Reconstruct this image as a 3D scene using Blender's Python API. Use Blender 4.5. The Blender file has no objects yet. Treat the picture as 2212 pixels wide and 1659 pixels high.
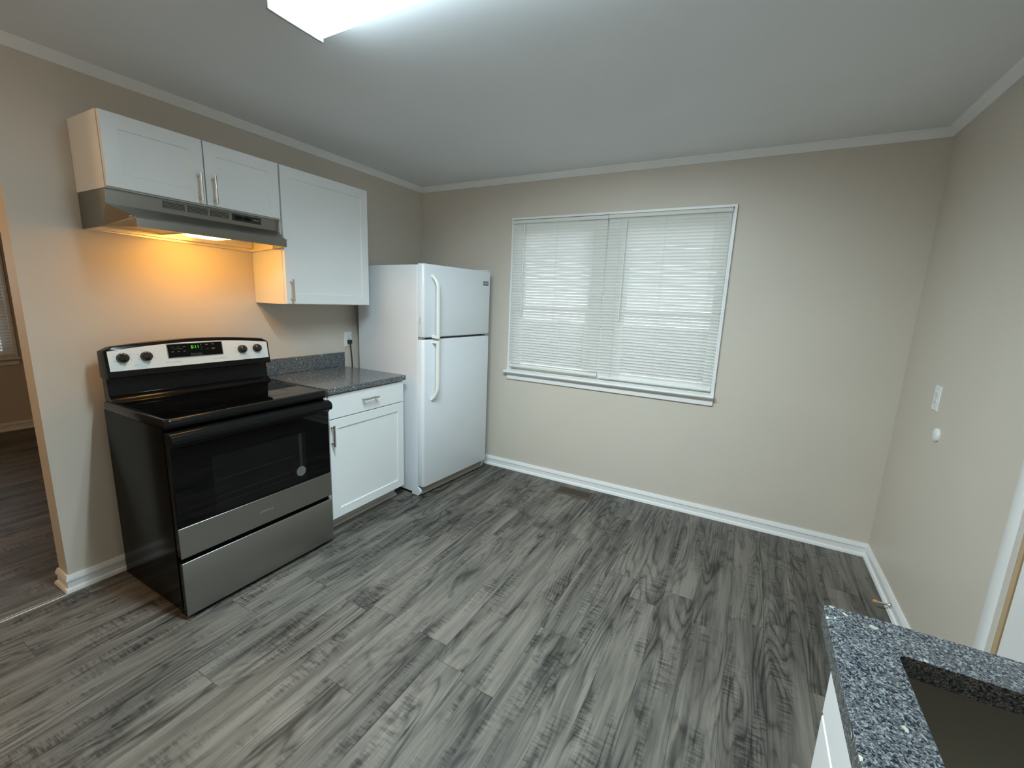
import bpy, bmesh, math, random
from mathutils import Vector, Matrix
random.seed(7)
SC = bpy.context.scene
COL = SC.collection
rad = math.radians

# ------------------------------------------------------------------ camera
F_PX = 936.088
yaw, pit, rol = rad(28.4369), rad(-10.8204), rad(2.2392)
fw = Vector((-math.sin(yaw) * math.cos(pit), math.cos(yaw) * math.cos(pit), math.sin(pit)))
rt = Vector((math.cos(yaw), math.sin(yaw), 0))
up = rt.cross(fw)
R = rt * math.cos(rol) + up * math.sin(rol)
U = R.cross(fw)
cam = bpy.data.cameras.new('camera')
cam.sensor_fit = 'HORIZONTAL'
cam.sensor_width = 36.0
cam.lens = F_PX / 2212 * 36.0
cam.clip_start = 0.02
camo = bpy.data.objects.new('camera', cam)
COL.objects.link(camo)
M = Matrix(((R.x, U.x, -fw.x), (R.y, U.y, -fw.y), (R.z, U.z, -fw.z))).to_4x4()
M.translation = Vector((2.6894, -3.1578, 1.4399))
camo.matrix_world = M
SC.camera = camo

# ------------------------------------------------------------------ light, exposure
LENS_STRENGTH = 20.0         # fluorescent ceiling lens, bottom face
LENS_SIDE = 15.0             # its prismatic side faces
BEAM_POWER = 27.5            # beam of the prismatic lens to each long side
BEAM_SPREAD = 124.0
BACK_POWER = 38.0            # warm lamp at the back of the kitchen, behind the camera
LENS_COLOR = (0.735, 0.925, 1.0)
HOOD_STRENGTH = 34.0         # warm bulb behind the hood lens
HOOD_COLOR = (1.0, 0.455, 0.06)
LAMP_POWER = 62.0            # warm lamp of the next room
LAMP_COLOR = (1.0, 0.60, 0.28)
SKY_COLOR = (0.84, 0.92, 1.0)
SKY_STRENGTH = 3.4
vs = SC.view_settings
vs.view_transform = 'Standard'
vs.look = 'None'
vs.exposure = 0.0
vs.gamma = 1.0
vs.use_curve_mapping = False
world = bpy.data.worlds.new('overcast_sky')
SC.world = world
world.use_nodes = True
wn = world.node_tree
wn.nodes.clear()
bg_ = wn.nodes.new('ShaderNodeBackground')
bg_.inputs[0].default_value = (*SKY_COLOR, 1)
bg_.inputs[1].default_value = SKY_STRENGTH
wo_ = wn.nodes.new('ShaderNodeOutputWorld')
wn.links.new(bg_.outputs[0], wo_.inputs[0])
SC.cycles.use_denoising = True
SC.cycles.max_bounces = 10
SC.cycles.diffuse_bounces = 6
SC.cycles.transparent_max_bounces = 12
SC.cycles.sample_clamp_indirect = 6.0

# ------------------------------------------------------------------ room figures (metres)
W, H = 3.47, 2.382           # right wall, ceiling
YF = -4.35                   # wall behind the camera
WT = 0.112                   # thickness of the wall to the next room
YD = -2.531                  # end of the left wall at the opening
YD2 = -3.55                  # far side of the opening
XB = -3.57                   # far wall of the next room

# ------------------------------------------------------------------ mesh helpers
class MB:
    def __init__(s, f=None):
        s.v, s.f, s.mi, s.map, s.cur = [], [], [], f, 0
    def add(s, vs_, fs):
        o = len(s.v)
        for p in vs_:
            s.v.append(tuple(s.map(*p)) if s.map else tuple(p))
        for q in fs:
            s.f.append([o + i for i in q]); s.mi.append(s.cur)
        return s
    def box(s, x0, x1, y0, y1, z0, z1):
        v = [(x, y, z) for x in (x0, x1) for y in (y0, y1) for z in (z0, z1)]
        return s.add(v, [(0, 1, 3, 2), (4, 6, 7, 5), (0, 4, 5, 1), (2, 3, 7, 6), (0, 2, 6, 4), (1, 5, 7, 3)])
    def rings(s, rs, cap=True, closed=True):
        n = len(rs[0]); v = [p for r in rs for p in r]; f = []
        for i in range(len(rs) - 1):
            for j in range(n if closed else n - 1):
                k = (j + 1) % n
                f.append((i * n + j, i * n + k, (i + 1) * n + k, (i + 1) * n + j))
        if cap:
            f.append(tuple(range(n))[::-1]); f.append(tuple((len(rs) - 1) * n + j for j in range(n)))
        return s.add(v, f)
    def prism(s, poly, axis, a, b):
        """poly of the two other coordinates (in xyz order), swept along axis from a to b"""
        def P(q, t):
            q = list(q); q.insert(axis, t); return tuple(q)
        return s.rings([[P(q, a) for q in poly], [P(q, b) for q in poly]])
    def tube(s, pts, r, n=12, flat=1.0, side=None):
        pts = [Vector(p) for p in pts]; rs = []
        ref = Vector(side) if side else None
        for i, p in enumerate(pts):
            t = (pts[min(i + 1, len(pts) - 1)] - pts[max(i - 1, 0)]).normalized()
            a = ref if ref else (Vector((0, 0, 1)) if abs(t.z) < .9 else Vector((1, 0, 0)))
            e1 = t.cross(a).normalized(); e2 = t.cross(e1).normalized()
            rr = r[i] if isinstance(r, (list, tuple)) else r
            rs.append([tuple(p + e1 * rr * flat * math.cos(2 * math.pi * k / n) + e2 * rr * math.sin(2 * math.pi * k / n)) for k in range(n)])
        return s.rings(rs)
    def lathe(s, c, ax, prof, n=28):
        """prof: list of (radius, height along ax) from point c"""
        c, ax = Vector(c), Vector(ax).normalized()
        a = Vector((0, 0, 1)) if abs(ax.z) < .9 else Vector((1, 0, 0))
        e1 = ax.cross(a).normalized(); e2 = ax.cross(e1)
        return s.rings([[tuple(c + ax * h + (e1 * math.cos(2 * math.pi * k / n) + e2 * math.sin(2 * math.pi * k / n)) * r) for k in range(n)] for r, h in prof])
    def build(s, name, mat, parent=None, bevel=0.0, seg=2, smooth=40):
        me = bpy.data.meshes.new(name)
        bm = bmesh.new()
        root = parent
        while root is not None and root.parent is not None:
            root = root.parent
        off = Vector((0, 0, 0))
        if root is not None and not root.get('_loc'):
            off = Vector(root.location)
        own = None
        if root is None:
            xs = [p[0] for p in s.v]; ys = [p[1] for p in s.v]; zs = [p[2] for p in s.v]
            own = Vector(((min(xs) + max(xs)) / 2, (min(ys) + max(ys)) / 2, min(zs))); off = own
        bv = [bm.verts.new(Vector(p) - off) for p in s.v]
        for q, mi in zip(s.f, s.mi):
            try:
                fc = bm.faces.new([bv[i] for i in q]); fc.material_index = mi
            except ValueError:
                pass
        bmesh.ops.recalc_face_normals(bm, faces=bm.faces)
        bm.to_mesh(me); bm.free()
        for m in (mat if isinstance(mat, (list, tuple)) else [mat]):
            me.materials.append(m)
        if smooth:
            me.polygons.foreach_set('use_smooth', [True] * len(me.polygons))
            me.set_sharp_from_angle(angle=rad(smooth))
        o = bpy.data.objects.new(name, me)
        COL.objects.link(o)
        if own is not None:
            o.location = own
        if parent is not None:
            o.parent = parent
        if bevel:
            b = o.modifiers.new('bevel', 'BEVEL'); b.width = bevel; b.segments = seg
            b.limit_method = 'ANGLE'; b.angle_limit = rad(40); b.harden_normals = False
        return o

def tag(o, label=None, cat=None, group=None, kind=None):
    if label: o['label'] = label
    if cat: o['category'] = cat
    if group: o['group'] = group
    if kind: o['kind'] = kind
    return o

def thing(name, loc, label, cat, group=None, rotz=0.0, local=False):
    o = bpy.data.objects.new(name, None)
    o.empty_display_size = 0.05
    COL.objects.link(o)
    o.location = loc; o.rotation_euler = (0, 0, rotz)
    if local: o['_loc'] = 1
    return tag(o, label, cat, group)

def struct(o, label=None, cat=None):
    return tag(o, label, cat, kind='structure')

def text_mesh(body, name, size, mat, parent, place, align='CENTER', spacing=1.0, depth=0.0003):
    """lettering as a mesh; place maps (u, v, w) of the text plane to scene coordinates"""
    cu = bpy.data.curves.new('t', 'FONT'); cu.body = body; cu.size = size; cu.align_x = align; cu.align_y = 'CENTER'
    cu.space_character = spacing; cu.extrude = depth; cu.resolution_u = 3
    tmp = bpy.data.objects.new('t', cu); COL.objects.link(tmp)
    bpy.context.view_layer.update()
    me = bpy.data.meshes.new_from_object(tmp.evaluated_get(bpy.context.evaluated_depsgraph_get()))
    bpy.data.objects.remove(tmp); bpy.data.curves.remove(cu)
    mb = MB(place)
    mb.add([tuple(v.co) for v in me.vertices], [tuple(p.vertices) for p in me.polygons])
    bpy.data.meshes.remove(me)
    return mb.build(name, mat, parent, smooth=0)

# ------------------------------------------------------------------ materials
def mat_new(name):
    m = bpy.data.materials.new(name); m.use_nodes = True
    nt = m.node_tree; nt.nodes.clear()
    out = nt.nodes.new('ShaderNodeOutputMaterial')
    return m, nt, out

class G:
    """small node-graph writer"""
    def __init__(s, nt): s.nt = nt
    def n(s, t, **kw):
        d = s.nt.nodes.new(t)
        for k, v in kw.items(): setattr(d, k, v)
        return d
    def put(s, sock, v):
        if isinstance(v, bpy.types.NodeSocket): s.nt.links.new(v, sock)
        elif v is not None:
            if hasattr(sock.default_value, '__len__') and not hasattr(v, '__len__'):
                v = (v,) * len(sock.default_value)
            sock.default_value = v
    def m(s, op, a, b=None, c=None, clamp=False):
        d = s.n('ShaderNodeMath', operation=op, use_clamp=clamp)
        for i, v in enumerate((a, b, c)):
            if v is not None: s.put(d.inputs[i], v)
        return d.outputs[0]
    def xyz(s, x, y, z):
        d = s.n('ShaderNodeCombineXYZ')
        for i, v in enumerate((x, y, z)): s.put(d.inputs[i], v)
        return d.outputs[0]
    def sep(s, v):
        d = s.n('ShaderNodeSeparateXYZ'); s.put(d.inputs[0], v); return d.outputs
    def noise(s, v, scale=1.0, detail=4.0, rough=.55, dist=0.0):
        d = s.n('ShaderNodeTexNoise'); s.put(d.inputs['Vector'], v)
        d.inputs['Scale'].default_value = scale; d.inputs['Detail'].default_value = detail
        d.inputs['Roughness'].default_value = rough; d.inputs['Distortion'].default_value = dist
        return d.outputs['Fac']
    def vor(s, v, scale, feature='F1', rnd=1.0):
        d = s.n('ShaderNodeTexVoronoi', feature=feature); s.put(d.inputs['Vector'], v)
        d.inputs['Scale'].default_value = scale; d.inputs['Randomness'].default_value = rnd
        return d.outputs
    def ramp(s, f, stops, interp='LINEAR'):
        d = s.n('ShaderNodeValToRGB'); d.color_ramp.interpolation = interp; s.put(d.inputs[0], f)
        e = d.color_ramp.elements
        while len(e) > 1: e.remove(e[-1])
        e[0].position = stops[0][0]; c = stops[0][1]
        e[0].color = (*c, 1) if hasattr(c, '__len__') else (c, c, c, 1)
        for p, c in stops[1:]:
            k = e.new(p); k.color = (*c, 1) if hasattr(c, '__len__') else (c, c, c, 1)
        return d.outputs[0]
    def mix(s, f, a, b, bt='MIX'):
        d = s.n('ShaderNodeMix', data_type='RGBA', blend_type=bt)
        s.put(d.inputs[0], f)
        for k, v in ((6, a), (7, b)):
            if isinstance(v, bpy.types.NodeSocket): s.nt.links.new(v, d.inputs[k])
            else: d.inputs[k].default_value = (*v, 1)
        return d.outputs[2]
    def obj(s): return s.n('ShaderNodeTexCoord').outputs['Object']
    def bump(s, h, strength=.1, dist=.002):
        d = s.n('ShaderNodeBump'); d.inputs['Strength'].default_value = strength
        d.inputs['Distance'].default_value = dist; s.put(d.inputs['Height'], h); return d.outputs[0]

def pbr(name, color, rough=.5, metal=0.0, spec=.5, coat=0.0, bump=None, var=0.0, vscale=6.0, rough_var=0.0, aniso=None):
    """procedural principled material: colour with a faint noise variation and optional bump"""
    m, nt, out = mat_new(name); g = G(nt)
    b = g.n('ShaderNodeBsdfPrincipled')
    co = g.obj()
    nz = g.noise(co, vscale, 3)
    lo = tuple(c * (1 - var) for c in color); hi = tuple(min(1, c * (1 + var)) for c in color)
    g.put(b.inputs['Base Color'], g.ramp(nz, [(.3, lo), (.7, hi)]))
    if rough_var:
        g.put(b.inputs['Roughness'], g.m('ADD', g.m('MULTIPLY', g.m('SUBTRACT', nz, .5), rough_var), rough))
    else:
        b.inputs['Roughness'].default_value = rough
    b.inputs['Metallic'].default_value = metal
    b.inputs['Specular IOR Level'].default_value = spec
    b.inputs['Coat Weight'].default_value = coat
    b.inputs['Coat Roughness'].default_value = .08
    if bump:
        g.put(b.inputs['Normal'], g.bump(g.noise(co, bump[0], 3), bump[1], bump[2]))
    if aniso:   # brushed: streaks stretched along one axis
        sx = [400.0, 400.0, 400.0]; sx[aniso] = 6.0
        mp = g.n('ShaderNodeMapping'); g.put(mp.inputs[0], co); mp.inputs['Scale'].default_value = sx
        st = g.noise(mp.outputs[0], 1.0, 2)
        g.put(b.inputs['Roughness'], g.m('ADD', g.m('MULTIPLY', st, .16), rough - .08))
        g.put(b.inputs['Normal'], g.bump(st, .06, .0006))
    nt.links.new(b.outputs[0], out.inputs[0])
    return m

def emit(name, color, strength):
    m, nt, out = mat_new(name); g = G(nt)
    e = g.n('ShaderNodeEmission'); e.inputs[0].default_value = (*color, 1); e.inputs[1].default_value = strength
    nt.links.new(e.outputs[0], out.inputs[0])
    return m

def floor_material():
    m, nt, out = mat_new('vinyl_plank'); g = G(nt)
    x, y, z = g.sep(g.obj())
    PW, PL = 0.148, 1.22
    u = g.m('DIVIDE', x, PW); row = g.m('FLOOR', u); fu = g.m('FRACT', u)
    w1 = g.n('ShaderNodeTexWhiteNoise', noise_dimensions='1D'); g.put(w1.inputs['W'], row)
    v = g.m('ADD', g.m('DIVIDE', y, PL), g.m('MULTIPLY', w1.outputs[0], 7.31))
    cl = g.m('FLOOR', v); fv = g.m('FRACT', v)
    w2 = g.n('ShaderNodeTexWhiteNoise', noise_dimensions='2D'); g.put(w2.inputs['Vector'], g.xyz(row, cl, 0))
    pid = w2.outputs[0]; c3 = g.sep(w2.outputs[1])
    ox = g.m('MULTIPLY', c3[0], 37.0); oy = g.m('MULTIPLY', c3[1], 53.0); oz = g.m('MULTIPLY', c3[2], 19.0)
    def cv(sx, sy):
        return g.xyz(g.m('ADD', g.m('MULTIPLY', x, sx), ox), g.m('ADD', g.m('MULTIPLY', y, sy), oy), oz)
    fine = g.noise(cv(170, 5.0), 1, 4, .65)
    mid = g.noise(cv(38, 1.7), 1, 5, .6, .6)
    broad = g.noise(cv(13, 1.6), 1, 3, .5, .4)
    # cathedral grain: contour lines of a stretched noise
    hill = g.noise(cv(7.5, .95), 1, 1.5, .4)
    cath = g.m('PINGPONG', g.m('MULTIPLY', hill, 17.0), .5)
    cath = g.ramp(cath, [(0, 0.0), (.18, .75), (.5, 1.0)])
    cmask = g.ramp(g.noise(cv(9, 1.1), 1, 2, .5), [(.42, 0.0), (.58, 1.0)])
    # saw marks across the plank
    saw = g.noise(g.xyz(g.m('ADD', g.m('MULTIPLY', x, 16), ox), g.m('ADD', g.m('MULTIPLY', y, 95), oy), oz), 1, 3, .6)
    smask = g.ramp(g.noise(cv(14, 2.6), 1, 2, .5), [(.5, 0.0), (.64, 1.0)])
    tone = g.m('MULTIPLY_ADD', pid, .10, .23)
    tone = g.m('MULTIPLY_ADD', fine, .40, tone)
    tone = g.m('MULTIPLY_ADD', mid, .50, tone)
    tone = g.m('MULTIPLY_ADD', broad, .70, tone)
    tone = g.m('SUBTRACT', tone, .44)
    tone = g.m('SUBTRACT', tone, g.m('MULTIPLY', g.m('MULTIPLY', g.m('SUBTRACT', 1.0, cath), cmask), .26))
    tone = g.m('SUBTRACT', tone, g.m('MULTIPLY', g.m('MULTIPLY', g.ramp(saw, [(.45, 0.0), (.62, 1.0)]), smask), .20))
    smud = g.ramp(g.noise(cv(11, 3.2), 1, 3, .62, .8), [(.56, 0.0), (.68, 1.0)])
    tone = g.m('SUBTRACT', tone, g.m('MULTIPLY', smud, .17))
    fib = g.ramp(g.noise(cv(95, 2.2), 1, 2, .5), [(.60, 0.0), (.70, 1.0)])
    tone = g.m('SUBTRACT', tone, g.m('MULTIPLY', g.m('MULTIPLY', fib, cmask), .14))
    tone = g.m('MULTIPLY_ADD', g.m('SUBTRACT', tone, .46), 1.22, .45)
    col = g.ramp(tone, [(.16, (.018, .0168, .0148)), (.36, (.045, .0415, .0362)), (.56, (.095, .0862, .0740)), (.85, (.180, .162, .137))])
    eu = g.m('MINIMUM', fu, g.m('SUBTRACT', 1.0, fu)); ev = g.m('MULTIPLY', g.m('MINIMUM', fv, g.m('SUBTRACT', 1.0, fv)), PL / PW)
    seam = g.ramp(g.m('MINIMUM', eu, ev), [(.004, 1.0), (.013, 0.0)])
    col = g.mix(g.m('MULTIPLY', seam, .55), col, (.02, .02, .019))
    b = g.n('ShaderNodeBsdfPrincipled')
    g.put(b.inputs['Base Color'], col)
    g.put(b.inputs['Roughness'], g.m('MULTIPLY_ADD', fine, .16, .36))
    b.inputs['Specular IOR Level'].default_value = .36
    hgt = g.m('SUBTRACT', g.m('MULTIPLY', tone, .6), seam)
    g.put(b.inputs['Normal'], g.bump(hgt, .22, .0012))
    nt.links.new(b.outputs[0], out.inputs[0])
    return m

def granite_material():
    m, nt, out = mat_new('granite'); g = G(nt)
    co = g.obj()
    wob = g.n('ShaderNodeTexNoise'); g.put(wob.inputs['Vector'], co); wob.inputs['Scale'].default_value = 160
    mp = g.n('ShaderNodeVectorMath', operation='MULTIPLY_ADD')
    g.put(mp.inputs[0], wob.outputs['Color']); mp.inputs[1].default_value = (.003, .003, .003); g.put(mp.inputs[2], co)
    v1 = g.vor(mp.outputs[0], 560); v2 = g.vor(mp.outputs[0], 350); v3 = g.vor(mp.outputs[0], 140)
    r1 = g.sep(v1['Color'])[0]; r2 = g.sep(v2['Color'])[1]; r3 = g.sep(v3['Color'])[2]
    c = g.ramp(r1, [(0, (.036, .040, .047)), (.30, (.070, .077, .086)), (.62, (.102, .111, .119)), (.82, (.155, .166, .171)), (.97, (.27, .285, .275))])
    c = g.mix(g.ramp(r2, [(.80, 0.0), (.83, 1.0)]), c, (.018, .022, .034))
    c = g.mix(g.ramp(r2, [(.10, 1.0), (.13, 0.0)]), c, (.25, .27, .275))
    c = g.mix(g.ramp(r3, [(.990, 0.0), (.994, 1.0)]), c, (.55, .55, .46))
    b = g.n('ShaderNodeBsdfPrincipled')
    g.put(b.inputs['Base Color'], c)
    b.inputs['Roughness'].default_value = .16
    b.inputs['Specular IOR Level'].default_value = .5
    g.put(b.inputs['Normal'], g.bump(r1, .03, .0004))
    nt.links.new(b.outputs[0], out.inputs[0])
    return m

def pane_material(name, tint, gloss=.06):
    m, nt, out = mat_new(name); g = G(nt)
    t = g.n('ShaderNodeBsdfTransparent'); t.inputs[0].default_value = (*tint, 1)
    gl = g.n('ShaderNodeBsdfGlossy'); gl.inputs['Roughness'].default_value = .02
    fr = g.n('ShaderNodeFresnel'); fr.inputs[0].default_value = 1.48
    mx = g.n('ShaderNodeMixShader')
    g.put(mx.inputs[0], g.m('MAXIMUM', fr.outputs[0], gloss))
    nt.links.new(t.outputs[0], mx.inputs[1]); nt.links.new(gl.outputs[0], mx.inputs[2])
    nt.links.new(mx.outputs[0], out.inputs[0])
    return m

def slat_material():
    m, nt, out = mat_new('blind_vinyl'); g = G(nt)
    b = g.n('ShaderNodeBsdfPrincipled'); b.inputs['Base Color'].default_value = (.85, .84, .79, 1); b.inputs['Roughness'].default_value = .45
    t = g.n('ShaderNodeBsdfTranslucent'); t.inputs[0].default_value = (.80, .83, .85, 1)
    mx = g.n('ShaderNodeMixShader'); mx.inputs[0].default_value = .17
    nt.links.new(b.outputs[0], mx.inputs[1]); nt.links.new(t.outputs[0], mx.inputs[2]); nt.links.new(mx.outputs[0], out.inputs[0])
    return m

def ground_material():
    m, nt, out = mat_new('leaf_litter'); g = G(nt)
    co = g.obj()
    c = g.ramp(g.noise(co, 2.2, 6, .65), [(.3, (.018, .015, .013)), (.55, (.042, .036, .033)), (.75, (.075, .068, .064))])
    b = g.n('ShaderNodeBsdfPrincipled'); g.put(b.inputs['Base Color'], c); b.inputs['Roughness'].default_value = .9
    nt.links.new(b.outputs[0], out.inputs[0])
    return m

MW = pbr('wall_paint', (.600, .545, .470), .42, spec=.35, bump=(55, .12, .0015), var=.02, vscale=2)
MCEIL = pbr('ceiling_paint', (.80, .82, .84), .55, spec=.25, bump=(60, .08, .0012), var=.02, vscale=2)
MTRIM = pbr('trim_paint', (.80, .80, .79), .30, spec=.45, var=.015, vscale=9)
MCAB = pbr('cabinet_paint', (.78, .785, .78), .32, spec=.45, var=.01, vscale=5)
MTOE = pbr('toe_board', (.50, .48, .45), .5, var=.03)
MFLOOR = floor_material()
MGRAN = granite_material()
MSTEEL = pbr('brushed_steel', (.35, .345, .32), .38, metal=1.0, aniso=1)
MHOOD = pbr('hood_steel', (.285, .27, .24), .36, metal=1.0, aniso=1)
MHOODIN = pbr('hood_inside', (.70, .66, .56), .34, metal=.6, bump=(22, .25, .004), var=.06, vscale=14)
MSILVER = pbr('silver_panel', (.80, .83, .82), .40, metal=.25, var=.01)
MNICKEL = pbr('satin_nickel', (.58, .55, .51), .30, metal=1.0, var=.02)
MCHROME = pbr('chrome', (.75, .75, .75), .10, metal=1.0, var=.01)
MBLACK = pbr('black_enamel', (.006, .006, .006), .17, spec=.22, var=.05)
MBLACKS = pbr('black_side_panel', (.006, .006, .0055), .13, spec=.045, bump=(420, .04, .0006), var=.05)
MGLASSB = pbr('black_ceramic_glass', (.002, .002, .002), .03, spec=.25, var=.05)
MKNOB = pbr('black_knob', (.018, .016, .015), .22, spec=.5, var=.05)
MDARK = pbr('dark_plastic', (.016, .016, .018), .45, var=.1)
MGREY = pbr('grey_print', (.30, .30, .30), .5, var=.05)
MGREYD = pbr('dark_grey_print', (.10, .095, .09), .5, var=.05)
MRING = pbr('burner_print', (.010, .010, .010), .08, var=.05)
MSTICK = pbr('grey_sticker', (.125, .125, .122), .5, var=.05)
MFRIDGE = pbr('fridge_enamel', (.735, .755, .78), .30, spec=.5, bump=(260, .05, .0006), var=.008)
MHANDLE = pbr('ivory_handle', (.80, .80, .74), .28, spec=.5, var=.01)
MGASK = pbr('grey_gasket', (.09, .09, .10), .6, var=.05)
MFSEAM = pbr('pale_gasket', (.30, .295, .30), .6, var=.03)
MGRILLE = pbr('beige_grille', (.32, .29, .25), .5, var=.05)
MPLATE = pbr('white_plastic', (.78, .78, .76), .35, var=.01)
MSLOT = pbr('outlet_slot', (.05, .05, .05), .5, var=.05)
MSLAT = slat_material()
MRAIL = pbr('blind_rail', (.72, .71, .66), .40, var=.01)
MGLASS = pane_material('window_glass', (.96, .98, .98))
MOVENG = pane_material('oven_glass', (.30, .29, .28), .04)
MTAN = pbr('tan_jamb', (.46, .33, .19), .5, var=.06)
MREG = pbr('bronze_register', (.085, .062, .040), .45, metal=.3, var=.06)
MREGD = pbr('register_dark', (.025, .020, .014), .7, var=.1)
MBRASS = pbr('amber_tip', (.62, .33, .07), .4, var=.05)
MSINK = pbr('sink_steel', (.34, .32, .28), .34, metal=1.0, aniso=1)
MCAPP = pbr('fixture_end', (.30, .28, .27), .5, var=.02)
MSTRIP = pbr('threshold_metal', (.72, .68, .60), .30, metal=1.0, var=.02)
MRESID = pbr('beige_residue', (.62, .56, .44), .7, var=.08, vscale=90)
MGROUND = ground_material()
MLENS = emit('fluorescent_lens', LENS_COLOR, LENS_STRENGTH)
MLENSS = emit('fluorescent_lens_side', LENS_COLOR, LENS_SIDE)
MHLENS = emit('hood_bulb_lens', HOOD_COLOR, HOOD_STRENGTH)
MLED = emit('green_led', (.12, 1.0, .03), .9)

# ================================================================== ROOM SHELL
b = MB(); b.box(XB - .14, W + .14, YF - .14, .14, -.06, 0)
struct(b.build('floor', MFLOOR, smooth=0), 'grey wood-look vinyl plank floor', 'floor').location = ((XB + W) / 2, (YF) / 2, -.06)
b = MB(); b.box(XB - .14, W + .14, YF - .14, .14, H, H + .08)
struct(b.build('ceiling', MCEIL, smooth=0), 'flat grey painted ceiling', 'ceiling')

WX0, WX1, WZ0, WZ1 = .948, 2.508, .874, 2.066        # window opening
b = MB()
b.box(-WT, WX0, 0, .13, 0, H); b.box(WX1, W + .13, 0, .13, 0, H)
b.box(WX0, WX1, 0, .13, 0, WZ0); b.box(WX0, WX1, 0, .13, WZ1, H)
struct(b.build('wall_back', MW, smooth=0), 'greige wall with the blinded window', 'wall')
b = MB()
b.box(-WT, 0, YD, 0, 0, H); b.box(-WT, 0, YD2, YD, 2.22, H); b.box(-WT, 0, YF, YD2, 0, H)
struct(b.build('wall_left', MW, smooth=0), 'greige wall behind the range, ending at an open doorway', 'wall')
DY0, DY1 = -2.170, -1.384                              # door opening in the right wall
b = MB()
b.box(W, W + .13, DY1, 0, 0, H); b.box(W, W + .13, DY0, DY1, 2.03, H); b.box(W, W + .13, YF, DY0, 0, H)
struct(b.build('wall_right', MW, smooth=0), 'greige wall on the right with outlet and door', 'wall')
b = MB(); b.box(XB - .13, W + .13, YF - .13, YF, 0, H)
struct(b.build('wall_front', MW, smooth=0), 'greige wall behind the camera', 'wall')
Q0, Q1, QZ0, QZ1 = -3.35, -1.80, .72, 1.90             # window of the next room
b = MB()
b.box(XB - .13, XB, YF, Q0, 0, H); b.box(XB - .13, XB, Q1, .13, 0, H)
b.box(XB - .13, XB, Q0, Q1, 0, QZ0); b.box(XB - .13, XB, Q0, Q1, QZ1, H)
struct(b.build('wall_far', MW, smooth=0), 'wall of the next room seen through the doorway', 'wall')
b = MB(); b.box(XB, -WT, 0, .13, 0, H)
struct(b.build('wall_next_room', MW, smooth=0), 'side wall of the next room', 'wall')
b = MB(); b.box(-40, 40, -40, 40, -.5, -.42)
struct(b.build('ground_outdoors', MGROUND, smooth=0), 'brown leaf-strewn ground outside the windows', 'ground')

# crown moulding
CP = [(0, 2.341), (.010, 2.341), (.014, 2.347), (.032, 2.372), (.037, 2.376), (.037, H), (0, H)]
b = MB()
rs = []
for (px, py, dx, dy) in ((0, YF, 1, 0), (0, 0, 1, -1), (W, 0, -1, -1), (W, YF, -1, 0)):
    rs.append([(px + dx * d, py + dy * d, z) for d, z in CP])
b.rings(rs)
struct(b.build('trim_1', MTRIM, smooth=30), 'white crown moulding along the ceiling', 'trim')

# baseboards
BP = [(0, 0), (.020, 0), (.020, .008), (.016, .017), (.0090, .022), (.0090, .052), (.0135, .056), (.0135, .064), (.0095, .073), (.0065, .083), (0, .083)]
def baseboard(name, path, label):
    b = MB(); b.rings([[(px + dx * d, py + dy * d, z) for d, z in BP] for px, py, dx, dy in path])
    struct(b.build(name, MTRIM, smooth=30), label, 'baseboard')
baseboard('baseboard_back', [(0.0, 0, 0, -1), (W, 0, -1, -1), (W, -1.292, -1, 0)], 'white baseboard under the window and around the right corner')
baseboard('baseboard_left', [(0, -1.60, 1, 0), (0, YD, 1, -1), (-WT, YD, -1, -1), (-WT, -.02, -1, 0)], 'white baseboard wrapping the wall end beside the range')
baseboard('baseboard_next_room', [(XB, YF + .02, 1, 0), (XB, -.02, 1, 0)], 'white baseboard under the window of the next room')
b = MB(); b.prism([(.006, 0), (.024, 0), (.022, .004), (.015, .0055), (.008, .004)], 1, YD2 + .005, YD - .021)
struct(b.build('trim_2', MSTRIP), 'thin metal threshold strip across the doorway floor', 'trim')

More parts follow.
